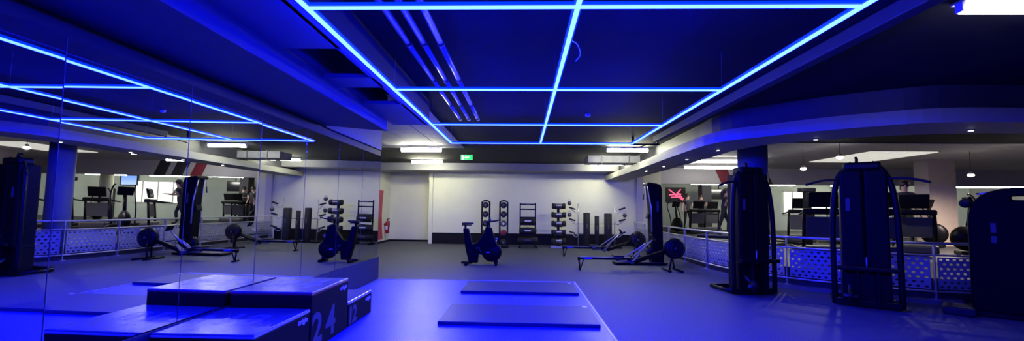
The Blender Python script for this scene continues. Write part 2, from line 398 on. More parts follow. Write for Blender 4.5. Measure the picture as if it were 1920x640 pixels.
plyo(.31, 4.95, 5.71, 'lowest soft plyo box marked 12 behind the tall one', (('1',-.31,.28,.12),('2',-.19,.28,.12)), 'gpiping', '12')
plyo(.45, 3.2, 4.05, 'mid height soft plyo box with plain side, nearest the camera', None, 'gpiping', '18')

# ---------------------------------------------------------------- railing
def perf_panel(a, c, z0, z1):
    L = (c-a).length; p = .095; nx = max(2, int(L/p)); pw = L/nx; nz_ = max(2, int((z1-z0)/.075)); ph = (z1-z0)/nz_
    mb = MB(); bm = mb.bm; vd = {}
    u = (c-a).normalized()
    def V(x, z):
        k = (round(x,4), round(z,4))
        if k not in vd: vd[k] = bm.verts.new((a.x+u.x*x, a.y+u.y*x, z))
        return vd[k]
    for j in range(nz_):
        za = z0+j*ph; o_ = 0 if j%2 == 0 else pw/2
        cells = [(i*pw+o_, (i+1)*pw+o_) for i in range(nx if o_ == 0 else nx-1)]
        if o_: 
            bm.faces.new((V(0,za),V(pw/2,za),V(pw/2,za+ph),V(0,za+ph))); bm.faces.new((V(L-pw/2,za),V(L,za),V(L,za+ph),V(L-pw/2,za+ph)))
        for xa, xb in cells:
            cx, cz = (xa+xb)/2, za+ph/2; rr_x, rr_z = .026, .02
            outp = [(xb,cz),(xb,za+ph),(cx,za+ph),(xa,za+ph),(xa,cz),(xa,za),(cx,za),(xb,za)]
            O = [V(*q) for q in outp]
            I = [bm.verts.new((a.x+u.x*(cx+rr_x*math.cos(k*PI/4)), a.y+u.y*(cx+rr_x*math.cos(k*PI/4)), cz+rr_z*math.sin(k*PI/4))) for k in range(8)]
            for k in range(8): bm.faces.new((O[k],O[(k+1)%8],I[(k+1)%8],I[k]))
    return mb
rl = thing('railing', 'steel railing with perforated panels curving around the cardio area', 'railing', (4.7,10,0))
def loc(v, z): return (v[0]-4.7, v[1]-10, z)
MB().tube([loc(v,1.0) for v in rail3], .024, 10).build('top_rail', M['steel'], rl)
MB().tube([loc(v,.80) for v in rail3], .016, 8).build('mid_rail', M['steel'], rl)
MB().tube([loc(v,.20) for v in rail3], .016, 8).build('bottom_rail', M['steel'], rl)
for i, (x,y) in enumerate(railpts):
    tx = Vector(railpts[min(i+1,len(railpts)-1)])-Vector(railpts[max(i-1,0)])
    MB().box(loc((x,y),.5),(.016,.055,1.0), rz(math.atan2(tx.y,tx.x)), .003).box(loc((x,y),.075),(.1,.1,.012), rz(math.atan2(tx.y,tx.x))).build('post', M['steel'], rl)
for i in range(len(railpts)-1):
    a = Vector((railpts[i][0]-4.7, railpts[i][1]-10, 0)); c = Vector((railpts[i+1][0]-4.7, railpts[i+1][1]-10, 0)); d = (c-a).normalized()*.05
    o = perf_panel(a+d, c-d, .235, .765).build('perforated_panel', M['perf'], rl)
    sm = o.modifiers.new('thick','SOLIDIFY'); sm.thickness = .004

# ---------------------------------------------------------------- weight towers
def tower(lab, loc_, rot, arms=(-1,1), w=.40):
    t = thing('cable_machine', lab, 'weight machine', loc_, rot, 'tall black cable machines by the railing')
    for s in (-1,1):
        MB().tube(smooth([(s*w,-.05,.03),(s*w,-.05,1.0),(s*(w-.02),-.04,1.6),(s*(w-.08),-.02,2.02),(s*(w-.2),0,2.24),(s*.12,0,2.3)]), [.04]*4*5+[.04], 10).build('side_frame', M['black'], t)
        MB().box((s*.15,.08,1.36),(.285,.34,1.66), None, .03).build('shroud', M['blacks'], t)
        MB().box((s*.12,-.16,.38),(.035,.09,.6), None, .01).build('guide_post', M['black'], t)
        MB().tube([(s*w,-.05,.05),(s*w,.62,.05)], .035, 8).build('base_rail', M['black'], t)
    MB().box((0,.1,.33),(.60,.3,.52), None, .02).box((0,.14,1.3),(.12,.2,1.5)).build('weight_stack', M['black'], t)
    mb = MB().box((0,-.05,.07),(w*2,.1,.1), None, .01).box((0,.6,.05),(w*2,.08,.08), None, .01); mb.build('base_frame', M['black'], t)
    MB().box((0,.05,2.25),(.46,.26,.14), None, .04).build('top_cap', M['black'], t)
    MB().tube([(-.06,.0,2.3),(-.06,.0,2.38),(-.06,.06,2.4)], .022, 8).build('knob', M['black'], t)
    MB().box((0,-.2,.62),(.75,.07,.07), None, .02).build('cross_bar', M['black'], t)
    q = MB().lathe([(.02,-.03),(.1,-.03),(.11,-.01),(.11,.01),(.1,.03),(.02,.03)], (-.22,-.3,.2), 'X', 20); q.build('pulley', M['black'], t)
    MB().tube([(-.22,-.3,.2),(-.22,-.12,.34)], .02).tube([(-.3,-.3,.2),(-.14,-.3,.2)], .025).build('pulley_bracket', M['grey'], t)
    for s in arms:
        MB().tube(smooth([(s*(w-.1),-.05,2.04),(s*(w+.12),-.12,2.03),(s*(w+.34),-.2,1.96)]), .02, 8).build('pull_up_handle', M['matte'], t)
    MB().box((-.2,-.1,1.63),(.05,.012,.2)).build('instruction_label', M['grey'], t)['label'] = 'pale instruction label'
    MB().tube([(.0,-.12,.56),(.0,-.12,.8)], .012, 6).build('selector_pin', M['silver'], t)
    return t
T1 = tower('tall black cable machine in front of the round column', (4.2,7.42,0), math.radians(8), arms=(-1,))
T2 = tower('tall black cable machine with both pull up handles showing, middle of three', (5.5,6.55,0), math.radians(-34))
# near machine with rounded shroud
t = thing('weight_machine', 'black weight machine with rounded hood at the right edge', 'weight machine', (7.1,5.88,0), math.radians(-46))
def curve_slab(name, outl, holes, ext, bev, m, parent, loc_, rot):
    c = bpy.data.curves.new(name, 'CURVE'); c.dimensions = '2D'; c.fill_mode = 'BOTH'; c.extrude = ext; c.bevel_depth = bev; c.bevel_resolution = 2
    for pts in [outl]+holes:
        s = c.splines.new('POLY'); s.points.add(len(pts)-1)
        for k, p in enumerate(pts): s.points[k].co = (p[0], p[1], 0, 1)
        s.use_cyclic_u = True
    return meshed(name, c, m, parent, loc_, rot)
w_, h_ = .46, 1.84
ol = [(-w_,.1)]+[(p.x,p.y) for p in smooth([(-w_,1.2,0),(-w_+.01,1.48,0),(-w_+.06,1.66,0),(-w_+.16,1.78,0),(-w_+.3,1.84,0),(0,h_+.02,0),(w_-.3,1.84,0),(w_-.16,1.78,0),(w_-.06,1.66,0),(w_-.01,1.48,0),(w_,1.2,0)])]+[(w_,.1)]
def slot(cx, cz, a, b_): return [(cx+a*math.copysign(abs(math.cos(k*PI/8))**.6, math.cos(k*PI/8)), cz+b_*math.copysign(abs(math.sin(k*PI/8))**.6, math.sin(k*PI/8))) for k in range(16)]
curve_slab('hood', ol, [slot(.04,1.73,.115,.05)], .11, .02, M['hoodb'], t, (0,0,0), (PI/2,0,0))
MB().box((0,.35,.05),(1.1,.9,.1), None, .02).build('base', M['black'], t)
MB().box((-.62,-.1,.06),(.34,.5,.12), None, .03).build('foot_plate', M['matte'], t)
MB().box((0,.3,.8),(.7,.34,1.4), None, .03).build('weight_stack', M['black'], t)
MB().box((-.24,-.137,1.3),(.05,.01,.14)).box((-.24,-.137,1.13),(.05,.01,.1)).build('instruction_label', M['grey'], t)['label'] = 'pale instruction label'
MB().box((-.3,-.06,h_-.03),(.16,.05,.02), ry(-.25), .006).build('hood_highlight', M['silver'], t)['label'] = 'silver strip standing for the highlight on the hood'  # tilted silver strip put in as the highlight near the hood top
MB().ball((-w_-.03,0,1.66),.07).build('knob', M['matte'], t)

# ---------------------------------------------------------------- spin bike
t = thing('spin_bike', 'black indoor spin bike facing right on the grey floor', 'exercise bike', (-1.06,10.72,0))
MB().tube([(-.42,-.26,.035),(-.42,.26,.035)], .035, 10).box((-.42,0,.06),(.3,.1,.06), None, .02).build('rear_foot', M['black'], t)
MB().tube([(.38,-.24,.035),(.38,.24,.035)], .035, 10).box((.36,0,.08),(.12,.1,.1), None, .02).build('front_foot', M['black'], t)
MB().prism([(-.36,.06),(-.12,.06),(-.1,.3),(.02,.26),(.2,.4),(.42,.5),(.34,.66),(.24,1.0),(.08,1.02),(.04,.86),(-.14,.60),(-.28,.56),(-.38,.97),(-.53,.97),(-.46,.45)], -.07, .07, 'Y').build('frame', M['blacks'], t, .02)
MB().lathe([(.02,-.07),(.22,-.065),(.262,-.04),(.27,0),(.262,.04),(.22,.065),(.02,.07)], (.25,0,.35), 'Y', 36).build('flywheel', M['black'], t)
MB().box((-.47,0,.98),(.05,.05,.16)).box((-.44,0,1.06),(.26,.03,.03)).build('seat_post', M['black'], t)
MB().prism([(-.16,-.1),(-.06,-.13),(.14,-.025),(.16,0),(.14,.025),(-.06,.13),(-.16,.1)], 0, .05).xf(Matrix.Translation((-.4,0,1.08))).build('seat', M['matte'], t, .02)
MB().tube(smooth([(.15,0,.95),(.12,0,1.08),(.15,0,1.16)]), .035, 10).build('handlebar_stem', M['black'], t)
MB().tube(smooth([(.42,-.2,1.2),(.3,-.22,1.17),(.1,-.2,1.16),(.06,0,1.16),(.1,.2,1.16),(.3,.22,1.17),(.42,.2,1.2)]), .018, 8).build('handlebar', M['matte'], t)
MB().box((.2,0,1.22),(.03,.16,.1), ry(-.5), .01).build('console', M['grey'], t)
for s in (-1,1):
    MB().tube([(-.02,s*.075,.34),(-.02+s*.1,s*.09,.34-s*.12)], .016, 8).box((-.02+s*.1,s*.15,.34-s*.12),(.1,.1,.03), None, .008).build('pedal', M['grey'], t)
MB().box((.12,-.066,.62),(.16,.006,.02), ry(-.75)).box((.15,-.073,.34),(.1,.004,.03)).build('decal', M['silver'], t)['label'] = 'silver decal stripe'
MB().tube([(.34,0,.5),(.36,0,.68)], .02).ball((.37,0,.7),.035).build('resistance_knob', M['silver'], t)

# ---------------------------------------------------------------- rowing machines
def rower(lab, loc_):
    t = thing('rowing_machine', lab, 'rowing machine', loc_, 0, 'rowing machines facing the railing')
    MB().box((.62,0,.285),(1.3,.06,.06), ry(0.0), .012).build('monorail', M['black'], t)
    MB().box((.62,0,.32),(1.28,.03,.01)).build('rail_track', M['silver'], t)
    MB().box((-.0,0,.28),(.06,.1,.09), None, .01).tube([(.02,-.12,.02),(.02,.12,.02)], .022).tube([(0,0,.26),(.03,0,.02)], .02).tube([(.12,0,.26),(.05,0,.03)], .012).build('rear_leg', M['black'], t)
    MB().tube([(1.22,0,.28),(1.45,0,.24),(2.2,0,.5)], [.05,.065,.05], 10).build('frame_beam', M['black'], t)
    MB().box((1.18,0,.225),(.5,.05,.03), ry(.05)).build('under_rail', M['grey'], t)
    MB().box((.98,0,.36),(.26,.3,.045), None, .02).build('seat', M['matte'], t)
    MB().box((.98,0,.325),(.14,.12,.05)).build('seat_carriage', M['silver'], t)
    for s in (-1,1):
        MB().box((1.38,s*.12,.3),(.32,.11,.03), ry(-.85), .01).box((1.3,s*.12,.22),(.05,.11,.08)).build('footrest', M['grey'], t)
        MB().tube([(2.32,s*.06,.5),(2.45 if s > 0 else 2.18,s*.2,.03)], .022, 8).build('front_leg', M['black'], t)
    MB().tube([(2.46,-.3,.025),(2.46,.3,.025)], .03).tube([(2.18,-.28,.025),(2.18,.28,.025)], .03).build('front_foot', M['black'], t)
    MB().lathe([(.02,-.09),(.2,-.085),(.255,-.055),(.265,0),(.255,.055),(.2,.085),(.02,.09)], (2.38,0,.56), 'Y', 36).build('flywheel_housing', M['black'], t)
    q = MB()
    for r_ in (.1,.15,.2): 
        q.tube([(2.38+r_*math.cos(a*PI/12), -.095+(.006 if r_>.18 else 0), .56+r_*math.sin(a*PI/12)) for a in range(25)], .004, 5, False)
    q.lathe([(.04,-.098),(.03,-.11)], (2.38,0,.56), 'Y', 16).build('fan_grille', M['grey'], t)
    MB().tube([(1.16,-.1,.36),(1.55,-.1,.62),(1.62,-.1,.68)], .015, 8).build('handle_cord', M['silver'], t)
    MB().tube([(1.4,.06,.34),(1.86,.06,.76)], .018, 8).build('monitor_arm', M['silver'], t)
    MB().box((1.86,.06,.82),(.03,.2,.16), ry(-.5), .01).build('monitor', M['black'], t)
    MB().tube([(1.66,-.25,.5),(1.66,.25,.5)], .016, 8).build('handle', M['matte'], t)
    MB().box((.22,-.033,.29),(.2,.004,.035)).build('decal', mat('blue_decal',(.03,.05,.4),.4,var=.05), t)['label'] = 'blue decal on the rail'
    return t
R1 = rower('black and silver rowing machine on the grey floor, nearer of the two', (1.43,10.1,0))
R2 = dup(R1, 'black and silver rowing machine in front of the racks, farther of the two', (1.33,12.93,0))

# ---------------------------------------------------------------- ski machine
t = thing('ski_machine', 'tall black ski machine standing behind the nearer rowing machine', 'ski machine', (3.72,11.25,0))
MB().box((-.45,0,.04),(1.4,.5,.06), None, .02).box((-.45,-.24,.06),(1.4,.03,.03)).build('floor_platform', M['black'], t)
MB().box((-.45,0,.075),(1.2,.36,.012)).build('tread', M['grey'], t)
MB().prism([(-.14,.05),(.2,.05),(.18,.5),(.16,2.1),(.12,2.24),(-.12,2.24),(-.22,2.16),(-.17,1.6),(-.14,.6)], -.15, .15, 'Y').build('column', M['blacks'], t, .03)
MB().tube([(-.24,-.12,2.2),(-.14,-.14,1.55),(-.14,-.16,.9)], .018, 8).tube([(-.24,.12,2.2),(-.14,.14,1.55),(-.14,.16,.9)], .018, 8).build('side_rail', M['silver'], t)
MB().lathe([(.02,-.1),(.2,-.1),(.24,-.05),(.24,.05),(.2,.1),(.02,.1)], (.0,0,.32), 'Y', 28).build('flywheel_housing', M['black'], t)
MB().box((-.12,0,2.22),(.3,.42,.1), ry(.15), .03).build('pulley_head', M['black'], t)
for s in (-1,1):
    MB().tube([(-.24,s*.17,2.14),(-.25,s*.17,1.95)], .004, 5).tube([(-.25,s*.17,1.98),(-.27,s*.17,1.8)], .018, 8).build('handle', M['matte'], t)
MB().box((-.2,0,1.35),(.04,.2,.16), ry(.3), .01).build('monitor', M['black'], t)
MB().box((.03,0,1.62),(.06,.31,.3), None, .01).build('decal', M['grey'], t)

# ---------------------------------------------------------------- storage racks by the back wall
def ball_rack(lab, x, cols, grp='slim upright ball racks'):
    t = thing('ball_rack', lab, 'rack', (x,15.66,0), 0, grp)
    for s in (-1,1): MB().box((s*.15,0,.9),(.065,.08,1.76), None, .01).build('upright', M['black'], t)
    MB().box((0,0,.03),(.4,.42,.06), None, .01).build('base', M['black'], t)
    MB().tube([(.15*math.cos(a*PI/8),0,1.74+.09*math.sin(a*PI/8)) for a in range(9)], .028, 8).build('top_bow', M['black'], t)
    for k in range(5): MB().tube([(-.14,.0,.2+k*.36),(.14,.0,.2+k*.36)], .012, 6).build('rung', M['black'], t)
    names = ['bottom','second','middle','fourth','top']
    for k in range(5):
        c = cols[k]
        b_ = thing('medicine_ball', '%s medicine ball on the %s rung of the %s ball rack' % (c[1], names[k], 'left' if x < -1 else 'right'), 'medicine ball', (x,15.52,.145+k*.36+.07), 0, 'medicine balls')
        MB().ball((0,0,.0),.125, 1,1,1, 18).build('ball_shell', M[c[0]], b_)
        MB().lathe([(.05,-.002),(.05,.002)], (0,-.124,0), 'Y', 14).build('emblem', M[c[2]], b_)
    return t
K = ('matte','black','grey')
ball_rack('slim black ball rack directly behind the spin bike', -1.44, [K,('matte','black','grey'),K,K,K])
ball_rack('slim black ball rack right of the spin bike handlebar', -.73, [K,('redw','dark red','redw'),('grey','pale centred grey','label'),K,K])
# bag rack
t = thing('bag_rack', 'tall open black rack holding heavy bags at the back wall', 'rack', (.22,15.75,0))
for s in (-1,1):
    MB().box((s*.3,0,.88),(.05,.05,1.76), None, .008).build('upright', M['black'], t)
    MB().box((s*.33,-.1,.04),(.08,.6,.08), None, .01).build('foot', M['black'], t)
for z, n_ in ((1.7,'cross_bar'),(1.5,'cross_bar'),(1.18,'cross_bar'),(.9,'shelf_bar'),(.52,'shelf_bar'),(.14,'shelf_bar')):
    MB().box((0,-.02,z),(.6,.04 if n_ == 'cross_bar' else .34,.05), None, .008).build(n_, M['black'], t)
MB().box((0,-.045,1.7),(.16,.01,.03)).build('badge', M['grey'], t)
for z, L, lab in ((.98,.58,'upper black heavy bag with pale label on the bag rack'),(.6,.68,'middle black heavy bag on the bag rack'),(.235,.8,'lowest black heavy bag on the bag rack')):
    b_ = thing('heavy_bag', lab, 'bag', (.22,15.62,z+.03), 0, 'heavy bags on the bag rack')
    MB().lathe([(.06,-L/2),(.12,-L/2+.02),(.13,-L/4),(.13,L/4),(.12,L/2-.02),(.06,L/2)], (0,0,.03), 'X', 20).build('bag_body', M['matte'], b_)
    MB().box((0,-.128,.04),(.24,.012,.05), None, .004).build('bag_label', M['label'] if z > .5 else M['grey'], b_)
    MB().tube(smooth([(-.12,-.1,.12),(-.08,-.12,.16),(.08,-.12,.16),(.12,-.1,.12)]), .01, 6).build('handle', M['black'], b_)
# roll rack
t = thing('roll_rack', 'low black stand carrying a column of weighted rolls', 'rack', (1.44,15.85,0))
MB().box((0,0,.03),(.62,.5,.06), None, .01).build('base', M['silver'], t)
MB().box((0,.12,.87),(.1,.06,1.66), None, .01).build('upright', M['black'], t)
for k in range(5): MB().box((0,-.02,.13+k*.35),(.3,.3,.03), None, .006).build('bracket', M['black'], t)
pos = ['bottom','fourth from top','middle','second from top','top']
for k in range(5):
    r_ = thing('weighted_roll', 'black weighted roll with pale band, %s one on the stand' % pos[k], 'weight', (1.44,15.76,.26+k*.345), 0, 'weighted rolls')
    L = .29 if k < 4 else .27
    MB().lathe([(.05,-L),(.11,-L+.01),(.115,-L+.1),(.095,-L+.13),(.095,L-.13),(.115,L-.1),(.11,L-.01),(.05,L)], (0,0,0), 'X', 20).build('roll_body', M['matte'], r_)
    MB().lathe([(.097,-.12),(.099,-.12),(.099,.12),(.097,.12)], (0,0,0), 'X', 20).build('band', M['grey'] if k < 4 else M['grey'], r_)
    MB().box((0,-.098,.03),(.2,.012,.04), None, .003).build('roll_label', M['label'], r_)
# arm rack with tubes
t = thing('arm_rack', 'black storage stand with silver pronged arms right of the rolls', 'rack', (2.95,15.85,0))
MB().box((0,.0,.04),(1.9,.5,.06), None, .01).build('base', M['black'], t)
for x in (-.72,.72):
    MB().tube([(x,.05,.05),(x,.05,1.75)], .022, 10).build('upright', M['silver'], t)
for z in (.55,.95): MB().tube([(-.72,.05,z),(.72,.05,z)], .014, 8).build('cross_bar', M['silver'], t)
for s in (-1,1):
    for z in (.55,1.05,1.5):
        MB().tube(smooth([(s*.72,.05,z),(s*.82,-.05,z-.12),(s*.98,-.1,z+.0),(s*1.06,-.12,z+.1)]), .016, 8).build('arm', M['silver'], t)
        MB().box((s*.98,-.1,z+.06),(.26,.1,.06), ry(-s*.3), .02).build('arm_pad', M['matte'], t)
for x, r_, h_ in ((-.42,.13,1.32),(-.02,.085,1.2),(.42,.15,1.3)):
    lab = {-.42:'thick black foam tube standing left on the arm rack', -.02:'slim black foam tube standing in the middle of the arm rack', .42:'widest black foam tube standing right on the arm rack'}[x]
    v = thing('foam_tube', lab, 'foam tube', (2.95+x,15.72,.07), 0, 'foam tubes on the arm rack')
    MB().lathe([(r_-.02,0),(r_,.02),(r_,h_-.02),(r_-.02,h_)], seg=22).build('tube_body', M['matte'], v)
    MB().lathe([(r_-.05,h_-.002),(r_-.05,h_+.004)], seg=18).build('end_plug', M['grey'], v)
    MB().box((0,-r_-.0,h_*.6),(.05,.012,.16), None, .004).build('grip', M['grey'], v)
for x, z, lab in ((1.86,1.68,'silver kettlebell on the top left arm of the arm rack'),(1.86,1.22,'silver kettlebell on the middle left arm of the arm rack'),(4.03,1.22,'silver kettlebell on the middle right arm of the arm rack')):
    v = thing('kettlebell', lab, 'kettlebell', (x,15.74,z), 0, 'kettlebells on the arm rack')
    MB().ball((0,0,.08),.085).build('bell', M['grey'], v)
    MB().tube(smooth([(-.05,0,.14),(-.06,0,.2),(0,0,.235),(.06,0,.2),(.05,0,.14)]), .014, 8).build('handle', M['silver'], v)

# fire extinguisher and red strip
t = thing('fire_extinguisher', 'red fire extinguisher on the white side wall', 'fire extinguisher', (-5.91,17.3,.38))
MB().lathe([(.06,0),(.085,.02),(.085,.45),(.06,.53),(.03,.56)], seg=20).build('cylinder', M['red'], t)
MB().tube([(0,0,.56),(0,0,.62)], .02).box((.03,0,.64),(.14,.03,.03), ry(-.25), .005).build('valve', M['black'], t)
MB().tube(smooth([(.02,-.02,.6),(.1,-.05,.55),(.11,-.05,.35),(.09,-.06,.2)]), .012, 8).build('hose', M['matte'], t)
MB().box((.0,-.086,.26),(.09,.006,.16)).build('label_plate', M['label'], t)
MB().box((-.1,0,.4),(.04,.1,.1)).build('wall_bracket', M['black'], t)
g = MB().prism([(16.3,.15),(17.12,.15),(16.98,.7),(16.93,1.2),(16.98,1.7),(17.08,2.25),(16.3,2.25)], -6.049, -6.035, 'X').build('wall_graphic', M['red'])
tag(g, 'tall curved red wall graphic beside the mirror corner', 'wall graphic')

# ---------------------------------------------------------------- cardio machines
def treadmill(lab, x, y, rot, first=[None]):
    if first[0]:
        return dup(first[0], lab, (x,y,CF), rot)
    t = thing('treadmill', lab, 'treadmill', (x,y,CF), rot, 'treadmills in the cardio area')   # faces local -Y
    MB().box((0,.55,.14),(.8,1.7,.1), None, .02).build('deck', M['black'], t)
    MB().box((0,.6,.195),(.5,1.5,.012)).build('belt', M['matte'], t)
    MB().box((0,-.38,.2),(.78,.42,.24), None, .06).build('motor_hood', M['grey'], t)
    for s in (-1,1):
        MB().tube([(s*.38,-.3,.2),(s*.36,-.38,1.15)], .04, 8).build('upright', M['black'], t)
        MB().tube([(s*.36,-.36,1.1),(s*.37,.15,1.05)], .028, 8).build('handrail', M['black'], t)
        MB().box((s*.38,.55,.2),(.06,1.5,.03)).build('side_step', M['grey'], t)
    MB().box((0,-.4,1.12),(.8,.2,.14), None, .04).build('dashboard', M['black'], t)
    MB().box((0,-.43,1.4),(.56,.06,.36), rx(.2), .02).build('console', M['blacks'], t)
    MB().box((0,-.39,1.41),(.48,.02,.28), rx(.2)).build('screen', M['dscreen'], t)
    MB().box((0,-.36,.75),(.66,.04,.5), rx(.1), .02).build('front_panel', M['grey'], t)
    first[0] = t; return t
treadmill('treadmill behind the middle of the railing, left of the middle cable machine', 7.25, 9.9, math.radians(-25))
treadmill('treadmill beside the dark post in the cardio area', 9.7, 14.3, math.radians(-15))
treadmill('treadmill just right of the middle cable machine', 10.1, 10.6, math.radians(-35))
treadmill('treadmill directly behind the middle cable machine', 8.5, 9.9, math.radians(-25))
treadmill('treadmill the long haired woman stands on', 8.05, 14.95, math.radians(60))
treadmill('treadmill reflected left of the round column', 11.5, 14.6, math.radians(-15))
treadmill('treadmill under the person standing left of the dark column', 8.39, 19.7, math.radians(10))
treadmill('treadmill in front of the dark column, with a person on it', 9.38, 20.4, math.radians(10))
def crosser(lab, x, y, rot, first=[None]):
    if first[0]: return dup(first[0], lab, (x,y,CF), rot)
    t = thing('cross_trainer', lab, 'cross trainer', (x,y,CF), rot, 'cross trainers in the cardio area')
    MB().box((0,.5,.06),(.5,1.8,.1), None, .02).build('base', M['black'], t)
    MB().ball((0,-.2,.45),.34, .45,1,1, 20).build('wheel_housing', M['black'], t)
    MB().tube([(0,-.2,.6),(0,-.1,1.35)], .05, 8).build('mast', M['black'], t)
    MB().box((0,-.14,1.42),(.4,.08,.28), rx(.3), .02).build('console', M['blacks'], t)
    for s in (-1,1):
        MB().tube(smooth([(s*.28,-.15,.35),(s*.3,-.05,.9),(s*.3,.12,1.3),(s*.26,.0,1.6),(s*.24,-.08,1.62)]), .022, 8).build('arm_lever', M['black'], t)
        MB().box((s*.17,.5,.3+s*.06),(.16,.4,.04), None, .01).tube([(s*.28,-.15,.35),(s*.2,.9,.2)], .02, 8).build('foot_pedal', M['grey'], t)
    first[0] = t; return t
crosser('cross trainer in front of the beige column', 12.0, 10.8, math.radians(-120))
crosser('cross trainer between the round column and the dark post', 7.2, 12.6, math.radians(-60))
crosser('cross trainer in front of the lit window', 13.6, 17.6, math.radians(-30))
crosser('cross trainer far left in the mirrored cardio area', 13.2, 13.4, math.radians(30))
crosser('cross trainer below the pink neon sign', 7.3, 19.3, math.radians(20))
# dark post
t = thing('equipment_post', 'dark post with a crosshead between the cardio machines', 'post', (8.45,12.0,CF))
MB().box((0,0,.9),(.16,.16,1.8), None, .01).build('mast', M['black'], t)
MB().box((0,0,1.76),(.42,.2,.12), None, .02).build('crosshead', M['black'], t)
MB().box((0,0,.03),(.5,.5,.06)).build('base_plate', M['black'], t)
struct('column_dark', MB().box((10.0,22.,1.7),(.5,.5,3.3)), M['darkw'], 'dark square column behind the opening', 'column')
# screens
t = thing('wall_screen', 'lit blue television on the far cardio wall', 'television', (18.9,23.9,2.45), 0)
MB().box((0,0,.3),(1.15,.08,.66), None, .01).build('casing', M['black'], t)
MB().box((-.04,-.045,.3),(1.0,.01,.56)).build('screen', M['screen'], t)
t = thing('hanging_screen', 'dark television hanging from the ceiling behind the opening', 'television', (10.9,22.3,2.15), 0)
MB().box((0,0,.3),(1.0,.07,.58), None, .01).build('casing', M['black'], t)
MB().box((0,-.04,.3),(.92,.01,.5)).build('screen', M['dscreen'], t)
MB().tube([(0,0,.58),(0,0,1.2)], .025).build('bracket', M['black'], t)
t = thing('neon_sign', 'dark sign with crossing pink neon strokes', 'neon sign', (9.15,23.9,2.0), 0)
MB().box((0,0,.45),(1.15,.06,.9), None, .01).build('backing', M['darkw'], t)
q = MB()
for a, c in (((-.42,.78),(.4,.14)),((-.4,.45),(.3,.5)),((.28,.78),(-.05,.42)),((-.3,.3),(.3,.36)),((.1,.6),(.42,.2))):
    q.tube([(a[0],-.045,a[1]),(c[0],-.045,c[1])], .035, 8)
q.build('neon_stroke', M['neon'], t)
# lights of the cardio side
batten(6.9,13.6,3.2,'long tube light in the cardio ceiling just past the bulkhead', 2.4, 0, 'tube lights in the cardio ceiling', 'tube_mid')
batten(7.5,15.6,3.2,'long tube light above the long haired woman', 2.4, 0, 'tube lights in the cardio ceiling', 'tube_mid')
batten(17.2,21.,2.9,'extra tube light added to brighten the lit window area', 2.4, 0, 'tube lights in the cardio ceiling', 'tube2')  # extra tube, added only to illuminate the window area
batten(22.6,19.,2.75,'tube light under the wall band at the far right', 6., 0, 'tube lights in the cardio ceiling', 'tube2')
batten(9.2,19.,2.8,'tube light in front of the dark column', 2.4, 0, 'tube lights in the cardio ceiling', 'tube2')
batten(12.0,19.5,2.8,'tube light over the far cardio machines', 2.4, 0, 'tube lights in the cardio ceiling', 'tube2')
t = thing('luminous_ceiling_panel', 'row of glowing ceiling panels behind the middle cable machine', 'ceiling light', (11.2,13.1,3.3))
q = MB(); f = MB()
for i in range(4):
    for j in range(4):
        q.box((-.735+i*.49,-.96+j*.64,0),(.46,.6,.03))
MB().box((0,0,.02),(2.,2.6,.02)).build('frame', M['grey'], t); q.build('diffuser', M['panel'], t)
for x, y, z, lab in ((8.35,10.6,2.95,'left one of the pair of bright flood lamps above the treadmills'),(8.1,11.6,2.75,'lower one of the pair of bright flood lamps above the treadmills'),(13.,11.8,2.62,'warm flood lamp near the beige column'),(12.9,10.3,2.95,'bright flood lamp at the far right edge')):
    s_ = thing('flood_lamp', lab, 'lamp', (x,y,z), 0, 'flood lamps in the cardio area')
    MB().lathe([(.03,.1),(.05,.05),(.06,.02)], seg=16).build('housing', M['silver'], s_)
    MB().ball((0,0,.0),.075, 1,1,.6).build('bulb', M['spot'], s_)
    MB().tube([(0,0,.1),(0,0,3.33-z)], .005, 6).build('stem', M['black'], s_)

